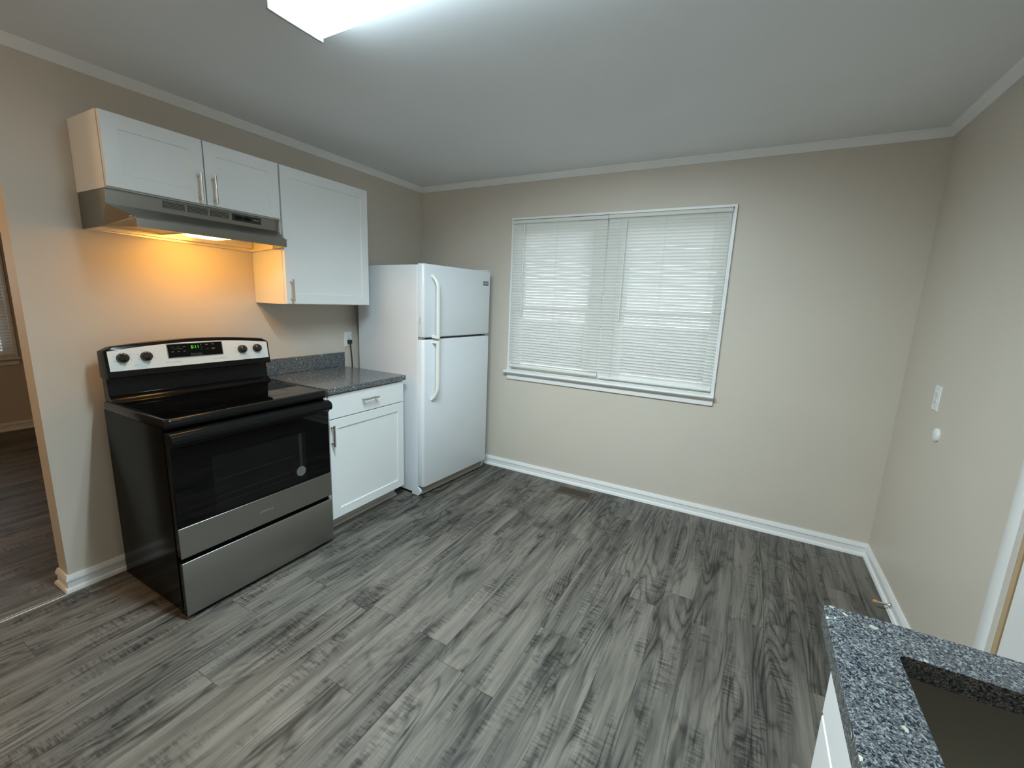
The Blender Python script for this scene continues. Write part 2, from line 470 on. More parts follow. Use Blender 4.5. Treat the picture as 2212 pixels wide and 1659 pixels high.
# ------------------------------------------------------------------ windows
def window(name, m, a0, a1, z0, z1, mull, label):
    """m(a, d, z): a along the wall, d towards the room from the wall face"""
    root = thing(name, m((a0 + a1) / 2, 0, z0), label, 'window'); root['kind'] = 'structure'
    b = MB(m)
    D = -.125
    b.box(a0, a0 + .006, D, 0, z0, z1); b.box(a1 - .006, a1, D, 0, z0, z1); b.box(a0, a1, D, 0, z1 - .006, z1); b.box(a0, a1, D, -.001, z0, z0 + .004)
    t = .016
    b.box(a0 - t, a0, 0, .014, z0 - .002, z1 + t); b.box(a1, a1 + t, 0, .020, z0 - .002, z1 + t); b.box(a0 - t, a1 + t, 0, .019, z1, z1 + t)
    b.build('casing', MTRIM, root, bevel=.0015)
    b = MB(m)
    b.prism([(-.02, z0 - .001), (.046, z0 - .001), (.055, z0 - .006), (.057, z0 - .013), (.050, z0 - .022), (-.0, z0 - .024)], 0, a0 - t - .016, a1 + t + .002)
    b.build('window_sill', MTRIM, root, bevel=.001)
    b = MB(m); b.box(a0 - t, a1 + t, 0, .016, z0 - .076, z0 - .024)
    b.build('apron', MTRIM, root, bevel=.003)
    zm = z0 + (z1 - z0) * .435
    edges = [a0 + .006, mull, a1 - .006] if mull else [a0 + .006, a1 - .006]
    if mull:
        b = MB(m); b.box(mull - .085, mull + .085, -.115, -.035, z0 + .002, z1 - .006); b.build('mullion', MTRIM, root, bevel=.002)
    for i in range(len(edges) - 1):
        p0 = edges[i] + (.085 if i else 0); p1 = edges[i + 1] - (.085 if i < len(edges) - 2 else 0)
        for up_, (s0, s1, d0, d1) in enumerate(((z0 + .004, zm + .014, -.078, -.045), (zm - .014, z1 - .006, -.112, -.080))):
            b = MB(m); st = .062; bt = .055 if not up_ else .030; tp = .030 if not up_ else .085
            b.box(p0, p0 + st, d0, d1, s0, s1); b.box(p1 - st, p1, d0, d1, s0, s1)
            b.box(p0 + st, p1 - st, d0, d1, s0, s0 + bt); b.box(p0 + st, p1 - st, d0, d1, s1 - tp, s1)
            sa = b.build('sash', MTRIM, root, bevel=.002)
            b = MB(m); b.box(p0 + st - .004, p1 - st + .004, d0 + .012, d0 + .016, s0 + bt - .004, s1 - tp + .004)
            b.build('pane', MGLASS, sa, smooth=0)
    return root

def blind(m, a0, a1, zt, zb, wand, wandlen, label, group, tilt0=56, pitch=.0214):
    root = thing('mini_blind', m((a0 + a1) / 2, 0, zb), label, 'blind', group)
    b = MB(m); b.prism([(-.014, zt - .026), (.010, zt - .026), (.013, zt - .022), (.013, zt - .004), (.010, zt), (-.014, zt)], 0, a0 - .004, a1 + .004)
    b.build('head_rail', MRAIL, root, bevel=.001)
    b = MB(m)
    n = int((zt - .034 - zb - .022) / pitch)
    na = 22
    for i in range(n):
        zc = zt - .040 - i * pitch
        t0 = tilt0 + random.uniform(-1.6, 1.6); ph = random.uniform(0, 6.28); amp = random.uniform(.0, .0009); tw = random.uniform(-2.2, 2.2)
        rows = []
        e0 = random.uniform(-.0015, .0015)
        for j in range(na + 1):
            f = j / na; a = a0 + e0 + (a1 - a0) * f
            t = rad(t0 + tw * (f - .5) + 1.1 * math.sin(ph + f * 9))
            zz = zc + amp * math.sin(ph + f * 13)
            rows.append([(a, s_ * .01225 * math.cos(t) - .0016 * (1 - s_ * s_) * math.sin(t), zz + s_ * .01225 * math.sin(t) + .0016 * (1 - s_ * s_) * math.cos(t)) for s_ in (-1, -.5, 0, .5, 1)])
        b.rings(rows, cap=False, closed=False)
    b.build('slats', MSLAT, root, smooth=60)
    b = MB(m); b.prism([(-.012, zb), (.012, zb), (.0135, zb + .004), (.0125, zb + .018), (.010, zb + .021), (-.012, zb + .021)], 0, a0 - .001, a1 + .001)
    b.build('bottom_rail', MRAIL, root, bevel=.001)
    L = a1 - a0
    for f in (.11, .5, .89):
        b = MB(m)
        for d in (-.0115, .0115):
            b.tube([(a0 + L * f, d, zt - .026), (a0 + L * f, d, zb + .02)], .0006, 5)
        b.build('ladder_cord', MRAIL, root)
    if wand is not None:
        b = MB(m)
        b.tube([(wand, .014, zt - .020), (wand, .020, zt - .034), (wand - .003, .021, zt - .05), (wand - .006, .021, zt - wandlen)], [.002, .002, .0042, .0042], 8)
        b.build('wand', MPLATE, root)
    return root

m1 = lambda a, d, z: (a, -d, z)
window('window_1', m1, WX0, WX1, WZ0, WZ1, 1.712, 'white double window covered by mini blinds on the back wall')
md = lambda a, d, z: (a, -d - .004, z)
blind(md, .944, 1.706, 2.063, .905, 1.055, .735, 'left white mini blind nearer the refrigerator', 'window blinds of the kitchen window')
blind(md, 1.716, 2.497, 2.065, .895, 1.848, .735, 'right white mini blind nearer the right wall', 'window blinds of the kitchen window')
m2 = lambda a, d, z: (XB + d, a, z)
window('window_2', m2, Q0, Q1, QZ0, QZ1, None, 'window of the next room seen through the doorway')
m2b = lambda a, d, z: (XB + .004 + d, a, z)
blind(m2b, Q0 + .01, Q1 - .01, QZ1 - .003, QZ0 + .012, None, .6, 'white mini blind in the next room beyond the doorway', None, tilt0=30, pitch=.030)

# ------------------------------------------------------------------ door in the right wall
root = thing('door_1', (W, DY0, 0), 'white door in a white casing on the right wall', 'door'); root['kind'] = 'structure'
b = MB(); b.box(W + .004, W + .044, DY0 + .023, DY1 - .023, .012, 2.010)
slab = b.build('door_slab', MTRIM, root, bevel=.002)
b = MB()
for (p0, p1) in ((.10, .74), (.95, 1.86)):
    for (q0, q1) in ((DY0 + .13, DY0 + .36), (DY1 - .36, DY1 - .13)):
        b.box(W + .0015, W + .005, q0, q1, p0, p1)
b.build('door_panel', MTRIM, slab, bevel=.002)
b = MB()
b.box(W + .001, W + .10, DY1 - .021, DY1, 0, 2.03); b.box(W + .001, W + .10, DY0, DY0 + .021, 0, 2.03); b.box(W + .001, W + .10, DY0 + .021, DY1 - .021, 2.012, 2.03)
b.build('jamb', MTAN, root)['label'] = 'bare tan wooden door jamb'
b = MB()
CPf = [(0, 0), (.012, .0), (.016, .006), (.016, .030), (.013, .062), (.009, .070), (0, .074)]
b.prism([(W - d, DY1 + .004 + e) for d, e in CPf], 2, 0, 2.085)
b.prism([(W - d, DY0 - .004 - e) for d, e in CPf], 2, 0, 2.085)
b.box(W - .015, W, DY0 - .07, DY1 + .07, 2.03, 2.10)
b.build('door_casing', MTRIM, root)
b = MB(); b.lathe((W + .004, DY0 + .09, .94), (-1, 0, 0), [(.032, 0), (.032, .006), (.012, .010), (.011, .03), (.026, .04), (.029, .055), (.02, .066), (.0, .068)])
b.build('door_knob', MNICKEL, slab)

# ================================================================== CABINETS
def shaker(m, a0, a1, z0, z1, th=.020, rail=.057):
    """m(a, d, z): d towards the viewer; front face at d = th"""
    b = MB(m); r = rail; k = .003; dp = th - .006
    o = [(a0, z0), (a1, z0), (a1, z1), (a0, z1)]
    i1 = [(a0 + r, z0 + r), (a1 - r, z0 + r), (a1 - r, z1 - r), (a0 + r, z1 - r)]
    i2 = [(a0 + r + k, z0 + r + k), (a1 - r - k, z0 + r + k), (a1 - r - k, z1 - r - k), (a0 + r + k, z1 - r - k)]
    e = .0015
    of = [(a0 + e, z0 + e), (a1 - e, z0 + e), (a1 - e, z1 - e), (a0 + e, z1 - e)]
    L = [[(a, 0, z) for a, z in o], [(a, th - e, z) for a, z in o], [(a, th, z) for a, z in of], [(a, th, z) for a, z in i1], [(a, dp, z) for a, z in i2]]
    b.rings(L)
    return b

def slab_front(m, a0, a1, z0, z1, th=.020):
    b = MB(m); b.box(a0, a1, 0, th, z0, z1); return b

def bar_pull(m, a, z, vertical, parent, d0=.020, L=.128, cc=.096):
    b = MB(m); r = .006; h = .030
    if vertical:
        b.tube([(a, d0 + h, z - L / 2), (a, d0 + h, z + L / 2)], r, 14)
        for s in (-1, 1): b.tube([(a, d0, z + s * cc / 2), (a, d0 + h, z + s * cc / 2)], .0045, 10)
    else:
        b.tube([(a - L / 2, d0 + h, z), (a + L / 2, d0 + h, z)], r, 14)
        for s in (-1, 1): b.tube([(a + s * cc / 2, d0, z), (a + s * cc / 2, d0 + h, z)], .0045, 10)
    return b.build('handle', MNICKEL, parent)

UX = .282
mu = lambda a, d, z: (UX + d, a, z)
# cabinet over the hood
root = thing('wall_cabinet', (UX / 2, -1.922, 1.837), 'short white two-door wall cabinet above the range hood', 'cabinet')
b = MB(); b.box(0.001, UX - .002, -2.306, -1.546, 1.837, 2.135)
b.build('body', MCAB, root, bevel=.0012)
for a0, a1, hy in ((-2.303, -1.9285, -1.958), (-1.9235, -1.549, -1.894)):
    d = shaker(mu, a0, a1, 1.842, 2.132).build('door', MCAB, root)
    bar_pull(mu, hy, 1.916, True, d)
# tall cabinet to its right
root = thing('wall_cabinet', (UX / 2, -1.229, 1.371), 'taller white single-door wall cabinet left of the refrigerator', 'cabinet')
b = MB(); b.box(0.001, UX - .002, -1.542, -.912, 1.371, 2.135)
b.build('body', MCAB, root, bevel=.0012)
d = shaker(mu, -1.539, -.913, 1.374, 2.132).build('door', MCAB, root)
bar_pull(mu, -1.512, 1.452, True, d)

# base cabinet
BX = .597
mb_ = lambda a, d, z: (BX + d, a, z)
root = thing('base_cabinet', (BX / 2, -1.227, 0), 'white base cabinet with a drawer between range and refrigerator', 'cabinet')
b = MB(); b.box(0.022, BX - .002, -1.535, -.917, .095, .872)
b.build('body', MCAB, root, bevel=.0012)
b = MB(); b.box(.03, .528, -1.535, -.925, 0, .095); b.prism([(.528, 0), (.544, 0), (.543, .008), (.538, .014), (.528, .016)], 1, -1.535, -.918)
b.build('toe_kick', MTOE, root, bevel=.001)
d = slab_front(mb_, -1.532, -.919, .7235, .866).build('drawer', MCAB, root, bevel=.0015)
bar_pull(mb_, -1.236, .8045, False, d)
d = shaker(mb_, -1.532, -.919, .097, .7175).build('door', MCAB, root)
bar_pull(mb_, -1.523, .628, True, d)

# left countertop
root = thing('countertop', (.32, -1.22, .874), 'grey speckled granite countertop on the base cabinet left of the refrigerator', 'countertop')
b = MB(); b.box(.002, .632, -1.541, -.908, .874, .909)
b.build('slab', MGRAN, root, bevel=.004, seg=3)
b = MB(); b.box(.002, .021, -1.541, -.903, .9095, 1.013)
b.build('backsplash', MGRAN, root, bevel=.0015)

# ================================================================== RANGE
SY0, SY1 = -2.351, -1.581
YC = (SY0 + SY1) / 2
SXB, SXF = .092, .676
root = thing('range', (.38, YC, 0), 'black electric range with stainless drawer and silver control panel', 'stove')
b = MB(); b.box(SXB, .640, SY0 + .004, SY1 - .004, .030, .872)
for (x, y) in ((.14, SY0 + .05), (.14, SY1 - .05), (.60, SY0 + .05), (.60, SY1 - .05)):
    b.lathe((x, y, 0), (0, 0, 1), [(.018, 0), (.018, .01), (.010, .012), (.010, .032)], 12)
# embossed frame on the side panels
for yy in (SY0 + .004, SY1 - .004):
    s = -1 if yy < YC else 1
    b.prism([(.605, .05), (.640, .05), (.640, .865), (.605, .865)], 1, yy, yy + s * .003)
b.build('body', MBLACKS, root, bevel=.003)
# cooktop
b = MB()
def rr(x0, x1, y0, y1, r, z, n=5):
    out = []
    for cx, cy, a0 in ((x1 - r, y1 - r, 0), (x0 + r, y1 - r, 90), (x0 + r, y0 + r, 180), (x1 - r, y0 + r, 270)):
        for k in range(n + 1):
            a = rad(a0 + 90 * k / n); out.append((cx + r * math.cos(a), cy + r * math.sin(a), z))
    return out
b.rings([rr(.100, .672, SY0, SY1, .018, .876), rr(.100, .676, SY0, SY1, .020, .882), rr(.100, .676, SY0, SY1, .020, .905),
         rr(.103, .672, SY0 + .003, SY1 - .003, .018, .912), rr(.108, .664, SY0 + .008, SY1 - .008, .014, .9145),
         rr(.118, .652, SY0 + .018, SY1 - .018, .010, .9125)])
ct = b.build('cooktop', MBLACK, root, smooth=50)
b = MB(); b.rings([rr(.172, .650, SY0 + .020, SY1 - .020, .010, .9115), rr(.172, .650, SY0 + .020, SY1 - .020, .010, .9135)])
b.build('glass_surface', MGLASSB, ct, smooth=40)
for (x, y, r) in ((.30, SY0 + .20, .075), (.50, SY0 + .21, .105), (.30, SY1 - .20, .092), (.50, SY1 - .20, .078)):
    b = MB()
    n = 48
    ri = [[(x + q * math.cos(2 * math.pi * k / n), y + q * math.sin(2 * math.pi * k / n), z) for k in range(n)] for q, z in ((r, .9137), (r, .9141), (r + .0022, .9141), (r + .0022, .9137))]
    ri.append(ri[0]); b.rings(ri, cap=False)
    b.build('burner_ring', MRING, ct)
# backguard: sloped cove, riser and control head
def bgx(z): return .1815 - (z - 1.055) * .14
b = MB()
b.prism([(SXB + .008, .912), (.182, .912), (.180, .917), (.160, .934), (.150, .940), (.142, 1.028), (SXB + .008, 1.028)], 1, SY0 + .010, SY1 - .010)
bgd = b.build('backguard', MBLACK, root, bevel=.002)
def arch(y, z0, rise, half): return z0 + rise * (1 - ((y - YC) / half) ** 2)
b = MB()
top = []
hw = (SY1 - SY0) / 2
NN = 24
ys = [SY0 + .004 + (SY1 - SY0 - .008) * k / NN for k in range(NN + 1)]
poly = [(SY0 + .004, 1.022), (SY0 + .004, 1.150)] + [(y, arch(y, 1.163, .026, hw)) for y in ys[1:-1]] + [(SY1 - .004, 1.150), (SY1 - .004, 1.022)]
def headring(dx, ins):
    r_ = []
    for y, z in poly:
        yy = YC + (y - YC) * (1 - ins / hw); zz = z - (ins if z > 1.06 else -ins)
        r_.append((bgx(zz) + dx, yy, zz))
    return r_
back = [(SXB + .010, y, z - (.006 if z > 1.06 else 0)) for y, z in poly]
b.rings([back, headring(-.012, 0), headring(-.003, .002), headring(0, .006)])
b.build('control_head', MBLACK, bgd, smooth=35)
b = MB()
pp = [(SY0 + .016, 1.056)] + [(y, arch(y, 1.147, .0235, hw - .016)) for y in [SY0 + .016 + (SY1 - SY0 - .032) * k / NN for k in range(NN + 1)]] + [(SY1 - .016, 1.056)]
b.rings([[(bgx(z) - .002, y, z) for y, z in pp], [(bgx(z) + .0016, y, z) for y, z in pp]])
b.build('control_panel', MSILVER, bgd, smooth=30)
def bgp(y, z, d): return (bgx(z) + d, y, z)
def bgbox(mb, y0, y1, z0, z1, d0, d1):
    mb.add([bgp(y, z, d) for d in (d0, d1) for y in (y0, y1) for z in (z0, z1)], [(0, 1, 3, 2), (4, 6, 7, 5), (0, 4, 5, 1), (2, 3, 7, 6), (0, 2, 6, 4), (1, 5, 7, 3)])
b = MB(); bgbox(b, -2.106, -1.846, 1.0935, 1.1655, .001, .0028)
b.build('display_bezel', MCHROME, bgd)
b = MB(); bgbox(b, -2.102, -1.850, 1.0975, 1.1625, .002, .0040)
b.build('display', MGLASSB, bgd, smooth=0)
# clock digits 6:11 and the printed pads
b = MB()
SEG = {'6': 'afgcde', '1': 'bc'}
def digit(ch, y0, z0, w, h):
    t = .0022
    S = {'a': (0, w, h - t, h), 'g': (0, w, h / 2 - t / 2, h / 2 + t / 2), 'd': (0, w, 0, t), 'f': (0, t, h / 2, h), 'e': (0, t, 0, h / 2), 'b': (w - t, w, h / 2, h), 'c': (w - t, w, 0, h / 2)}
    for q in SEG[ch]:
        u0, u1, v0, v1 = S[q]; bgbox(b, y0 + u0, y0 + u1, z0 + v0, z0 + v1, .0040, .0043)
digit('6', -1.998, 1.137, .0085, .0155)
for dz in (.004, .0105): bgbox(b, -1.9865, -1.9845, 1.137 + dz, 1.139 + dz, .0040, .0043)
digit('1', -1.985, 1.137, .0085, .0155); digit('1', -1.973, 1.137, .0085, .0155)
b.build('clock_digits', MLED, bgd, smooth=0)
b = MB()
for k in range(3):
    y = -2.088 + k * .026
    bgbox(b, y, y + .013, 1.148, 1.1498, .004, .0042); bgbox(b, y, y + .010, 1.124, 1.128, .004, .0042)
bgbox(b, -2.078, -2.036, 1.139, 1.1405, .004, .0042)
b.build('keypad_marks', MGREYD, bgd, smooth=0)
b = MB()
for y0, y1, z0, z1 in ((-1.954, -1.950, 1.152, 1.156), (-1.954, -1.950, 1.128, 1.132), (-1.960, -1.944, 1.1405, 1.142), (-1.930, -1.918, 1.151, 1.155), (-1.899, -1.889, 1.151, 1.156), (-1.928, -1.914, 1.130, 1.1315), (-1.903, -1.886, 1.128, 1.134)):
    bgbox(b, y0, y1, z0, z1, .004, .0042)
for y0, y1 in ((-2.004, -1.979), (-1.976, -1.951)):
    bgbox(b, y0, y1, 1.1015, 1.1028, .004, .0042); bgbox(b, y0, y1, 1.1105, 1.1118, .004, .0042)
    bgbox(b, y0, y0 + .0013, 1.1015, 1.1118, .004, .0042); bgbox(b, y1 - .0013, y1, 1.1015, 1.1118, .004, .0042)
    bgbox(b, y0 + .006, y1 - .006, 1.1058, 1.1072, .004, .0042)
b.build('keypad_marks', MGREYD, bgd, smooth=0)
for ky in (-2.283, -2.193, -1.745, -1.661):
    b = MB()
    for k in range(8):
        if k == 2: continue
        a = rad(-20 + k * 45); yy, zz = ky + .033 * math.cos(a), 1.1145 + .033 * math.sin(a)
        if 1.062 < zz < 1.15: bgbox(b, yy - .0022, yy + .0022, zz - .0009, zz + .0009, .0016, .0019)
    b.build('dial_marks', MGREY, bgd, smooth=0)
for y0, y1 in ((-2.12, -2.05), (-1.90, -1.83), (-2.245, -2.225)):
    b = MB(); bgbox(b, y0, y1, 1.0755, 1.0768, .0016, .0019)
    b.build('panel_print', MGREY, bgd, smooth=0)
nrm = Vector((1, 0, .14)).normalized()
for ky, ro in ((-2.283, 20), (-2.193, 20), (-1.745, 0), (-1.661, 0)):
    c = Vector(bgp(ky, 1.1145, .0016))
    b = MB(); rk = .0225
    b.lathe(c, nrm, [(rk + .001, 0), (rk + .001, .004), (rk, .008), (rk * .93, .017), (rk * .80, .023), (rk * .5, .0265), (0, .0275)], 32)
    e1 = Vector((0, 1, 0)); e2 = nrm.cross(e1)
    a = rad(90 + ro); dd = e1 * math.cos(a) + e2 * math.sin(a); ss = nrm.cross(dd)
    if ro:
        pts = []
        for lv, hh, wdt in ((.021, rk * .96, .0052), (.034, rk * .86, .0036)):
            pts.append([tuple(c + nrm * (lv - .004 if lv < .03 else lv - .004) + dd * u + ss * v) for u, v in ((-hh, -wdt), (hh, -wdt), (hh, wdt), (-hh, wdt))])
        b.rings(pts)
    b.build('knob', MKNOB, bgd, smooth=50)
# oven door
b = MB(); b.box(.641, SXF - .003, SY0 + .004, SY1 - .004, .300, .798)
b.box(.641, .690, SY0 + .004, SY1 - .004, .798, .858)
# hollow for the window is modelled as a recess box
door = b.build('oven_door', MBLACK, root, bevel=.003)
b = MB(); b.prism([(.676, .806), (.688, .804), (.706, .812), (.713, .822), (.714, .838), (.708, .850), (.694, .859), (.676, .862)], 1, SY0 + .002, SY1 - .002)
b.build('handle', MBLACK, door, bevel=.002)
b = MB(); b.box(.6755, .6785, SY0 + .006, SY1 - .006, .438, .797)
b.build('door_glass', MGLASSB, door, bevel=.0008)
WIN = (-2.196, -1.735, .449, .716)
b = MB(); b.box(.6787, .6790, WIN[0], WIN[1], WIN[2], WIN[3])
b.build('oven_window', pbr('oven_window_tint', (.0055, .0052, .005), .05, spec=.25, var=.15, vscale=9), door, smooth=0)
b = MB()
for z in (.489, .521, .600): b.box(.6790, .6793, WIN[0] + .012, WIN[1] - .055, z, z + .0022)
b.box(.6790, .6793, WIN[1] - .040, WIN[1] - .022, .50, .712)  # upright strip: a reflection in the oven glass, painted as a pale bar
b.build('oven_rack_and_reflection', pbr('rack_and_reflection_grey', (.014, .014, .013), .3, var=.1), door, smooth=0)
b = MB(); b.lathe((.6790, -1.769, .506), (1, 0, 0), [(.0265, 0), (.0265, .0006), (0, .0006)], 40)
st = b.build('sticker', MSTICK, door); st['label'] = 'round grey sticker on the oven glass'
b = MB()
for z, w in ((.523, .012), (.517, .018), (.511, .016), (.504, .010), (.495, .019)): b.box(.6796, .6799, -1.769 - w, -1.769 + w, z, z + .0018)
b.build('sticker_print', MGREYD, door, smooth=0)
b = MB(); b.box(.672, .6785, SY0 + .003, SY1 - .003, .298, .4365)
sp = b.build('steel_trim', MSTEEL, door, bevel=.002)
text_mesh('AMANA', 'brand_lettering', .0165, pbr('etched_letter', (.62, .61, .58), .35, metal=.8), door, lambda u, v, w: (.6788 + w, -1.967 + u, .3655 + v), spacing=1.35)
b = MB(); b.box(.639, .6705, SY0 + .005, SY1 - .005, .024, .270); b.box(.630, .655, SY0 + .010, SY1 - .010, .268, .302)
b.build('drawer_box', MBLACK, root)
b = MB()
b.prism([(.671, .022), (.6775, .022), (.6785, .026), (.6785, .268), (.676, .2745), (.671, .2745)], 1, SY0 + .003, SY1 - .003)
dr = b.build('storage_drawer', MSTEEL, root, bevel=.0012)
b = MB(); b.box(.60, .638, SY0 + .012, SY1 - .012, .004, .030)
b.build('kick_plate', MBLACK, root)

# ================================================================== RANGE HOOD
HY0, HY1 = -2.304, -1.546
HYC = (HY0 + HY1) / 2
root = thing('range_hood', (.2, HYC, 1.675), 'stainless under-cabinet range hood with its warm light on', 'range hood')
def hring(x_in, x_top, x_k, xl, yl, z_top, z_sl, z_lt, z_b):
    pass
b = MB()
IN = .006
def hood_shell(ins):
    y0, y1 = HY0 + ins, HY1 - ins
    l0, l1 = -2.266 + ins * 2.5, -1.612 - ins * 2.5
    xf = .272 - ins; xk = .212; xl = .432 - ins * 2
    v = [(.002 + ins, y0, 1.836 - ins), (.002 + ins, y1, 1.836 - ins), (xf, y0, 1.836 - ins), (xf, y1, 1.836 - ins),        # 0-3 top
         (xf - .004, y0, 1.777 - ins), (xf - .004, y1, 1.777 - ins),                                                     # 4-5 foot of the vertical face
         (xl - .012, l0, 1.724 - ins), (xl - .012, l1, 1.724 - ins), (xl, l0 - .003, 1.716 - ins), (xl, l1 + .003, 1.716 - ins),   # 6-9 lip top
         (xl, l0 - .003, 1.681), (xl, l1 + .003, 1.681),                                                                 # 10-11 lip bottom
         (xk, y0, 1.688), (xk, y1, 1.681), (.002 + ins, y0, 1.684), (.002 + ins, y1, 1.668)]                             # 12-15
    f = [(0, 1, 3, 2), (2, 3, 5, 4), (4, 5, 7, 6), (6, 7, 9, 8), (8, 9, 11, 10),
         (0, 2, 4, 12, 14), (4, 6, 8, 10, 12), (1, 15, 13, 5, 3), (5, 13, 11, 9, 7), (0, 14, 15, 1)]
    return v, f
v1, f1 = hood_shell(0); v2, f2 = hood_shell(IN)
n1 = len(v1)
rim = [(10, 11), (11, 13), (13, 15), (15, 14), (14, 12), (12, 10)]
b.add(v1 + v2, f1)
b.cur = 1
b.f += [[n1 + i for i in q][::-1] for q in f2]; b.mi += [1] * len(f2)
b.cur = 0
b.f += [[p, q, n1 + q, n1 + p] for p, q in rim]; b.mi += [0] * len(rim)
body = b.build('body', [MHOOD, MHOODIN], root, smooth=0)
b = MB(); b.box(.010, .400, HY0 + .03, HY1 - .03, 1.722, 1.726)
b.box(.010, .030, HY0 + .008, HY1 - .008, 1.688, 1.725)
b.build('underside_panel', MHOODIN, root)
# filter with a pale rim
b = MB(); b.box(.035, .245, -2.275, -2.015, 1.703, 1.712)
flt = b.build('grease_filter', pbr('filter_mesh', (.42, .38, .30), .45, metal=.7, bump=(480, .6, .002), var=.15, vscale=120), root)
b = MB()
for q in ((.028, .252, -2.283, -2.273), (.028, .252, -2.017, -2.007), (.028, .038, -2.283, -2.007), (.242, .252, -2.283, -2.007)): b.box(q[0], q[1], q[2], q[3], 1.699, 1.714)
b.build('filter_rim', MHOODIN, flt, bevel=.001)
# light lens
b = MB(); b.rings([[(.185, -2.000, 1.722), (.365, -2.000, 1.722), (.365, -1.830, 1.722), (.185, -1.830, 1.722)],
                   [(.185, -2.000, 1.706), (.365, -2.000, 1.706), (.365, -1.830, 1.706), (.185, -1.830, 1.706)],
                   [(.205, -1.980, 1.689), (.355, -1.980, 1.689), (.355, -1.850, 1.689), (.205, -1.850, 1.689)]])
b.build('light_lens', MHLENS, root, smooth=20)
# vent slots and the switch plate on the front face
def hx(z): return .272 - (1.836 - z) * (.004 / .059)
def hoodbox(mb, y0, y1, z0, z1, d0, d1):
    mb.add([(hx(z) + d, y, z) for d in (d0, d1) for y in (y0, y1) for z in (z0, z1)], [(0, 1, 3, 2), (4, 6, 7, 5), (0, 4, 5, 1), (2, 3, 7, 6), (0, 2, 6, 4), (1, 5, 7, 3)])
for y0, y1 in ((-2.100, -2.012), (-2.000, -1.912), (-1.900, -1.812)):
    b = MB()
    hoodbox(b, y0, y1, 1.797, 1.828, -.002, .0004)
    vg = b.build('vent_grille', MDARK, root, smooth=0)
    b = MB()
    for k in range(5):
        z = 1.7985 + k * .0062; hoodbox(b, y0 + .002, y1 - .002, z, z + .0024, .0004, .0012)
    b.build('vent_bars', MHOOD, vg, smooth=0)
b = MB(); hoodbox(b, -1.796, -1.644, 1.796, 1.829, -.002, .0016)
pl = b.build('switch_plate', MDARK, root, bevel=.0008)
b = MB(); hoodbox(b, -1.78, -1.745, 1.805, 1.820, .0016, .004); hoodbox(b, -1.735, -1.70, 1.805, 1.820, .0016, .004)
b.build('rocker_switch', MBLACK, pl)
b = MB(); hoodbox(b, -1.686, -1.652, 1.8125, 1.8155, .0016, .0019)
b.build('plate_mark', MGREY, pl, smooth=0)

# ================================================================== REFRIGERATOR
PHI = .0829
root = thing('refrigerator', (.6926, -.8525, 0), 'white top-freezer refrigerator in the corner beside the window', 'refrigerator', rotz=-PHI, local=True)
FWD = .757
b = MB(); b.box(-.635, -.006, 0, FWD, .022, 1.656)
for (x, y) in ((-.60, .05), (-.60, FWD - .05), (-.05, .05), (-.05, FWD - .05)):
    b.lathe((x, y, 0), (0, 0, 1), [(.022, 0), (.022, .024)], 12)
b.prism([(-.07, .002), (-.004, .002), (.016, .022), (.020, .045), (.012, .062), (-.006, .070), (-.07, .070)], 1, .001, .020)
b.prism([(-.07, .002), (-.004, .002), (.016, .022), (.020, .045), (.012, .062), (-.006, .070), (-.07, .070)], 1, FWD - .020, FWD - .001)
b.build('body', MFRIDGE, root, bevel=.004)
b = MB(); b.box(-.006, .0, .006, FWD - .006, .075, 1.655)
b.build('door_gasket', MFSEAM, root)
def fdoor(name, z0, z1):
    b = MB()
    T = .050; r = .020
    prof = [(0, 0)]
    for k in range(7):
        a = rad(180 + 90 * k / 6) if False else rad(90 * k / 6)
        prof.append((T - r + r * math.sin(a), r - r * math.cos(a)))
    for k in range(7):
        a = rad(90 * k / 6)
        prof.append((T - r + r * math.cos(a), FWD - r + r * math.sin(a)))
    prof.append((0, FWD))
    def ring(ins, z):
        return [(x - (ins if x > T - .03 else 0), FWD / 2 + (y - FWD / 2) * (1 - 2 * ins / FWD), z) for x, y in prof]
    b.rings([ring(.008, z0), ring(.0025, z0 + .002), ring(0, z0 + .008), ring(0, z1 - .008), ring(.0025, z1 - .002), ring(.008, z1)])
    return b.build(name, MFRIDGE, root, smooth=50)
fz = fdoor('freezer_door', 1.170, 1.664)
rf = fdoor('refrigerator_door', .078, 1.155)
HYL = .100
def fhandle(parent, zb, zs, ze, block):
    b = MB()
    pts = [(.094, HYL, zb)]
    n = 5
    for k in range(n + 1): pts.append((.094, HYL, zb + (zs - zb) * (k + 1) / (n + 1)))
    for f, x in ((.25, .0925), (.5, .086), (.72, .074), (.9, .059), (1.0, .050)):
        pts.append((x, HYL - .012 * f * f, zs + (ze - zs) * f))
    rr_ = [.0095] * (len(pts) - 3) + [.010, .0105, .011]
    b.tube(pts, rr_, 16, flat=1.6, side=(1, 0, 0))
    s = 1 if ze > zb else -1
    b.box(.046, .100, HYL - .0155, HYL + .0155, min(zb, zb + s * .020), max(zb, zb + s * .020))
    b.build('handle', MHANDLE, parent, smooth=55, bevel=.002)['label'] = 'ivory plastic pull handle'
fhandle(fz, 1.164, 1.50, 1.592, 1)
fhandle(rf, 1.150, .83, .722, -1)
b = MB(); b.box(.0495, .0515, .655, .722, 1.552, 1.586)
bd = b.build('badge', pbr('badge_grey', (.26, .26, .265), .35, metal=.6), fz, bevel=.0006)
text_mesh('FRIGIDAIRE', 'brand_lettering', .0098, MPLATE, fz, lambda u, v, w: (.0516 + w, .6885 + u, 1.569 + v))
b = MB(); b.box(.012, .030, -.0006, .0006, 1.262, 1.306)
b.build('tape_residue', MRESID, fz)['label'] = 'beige patch of old tape residue'
b = MB(); b.box(-.004, .050, FWD - .045, FWD - .010, 1.1555, 1.1695)
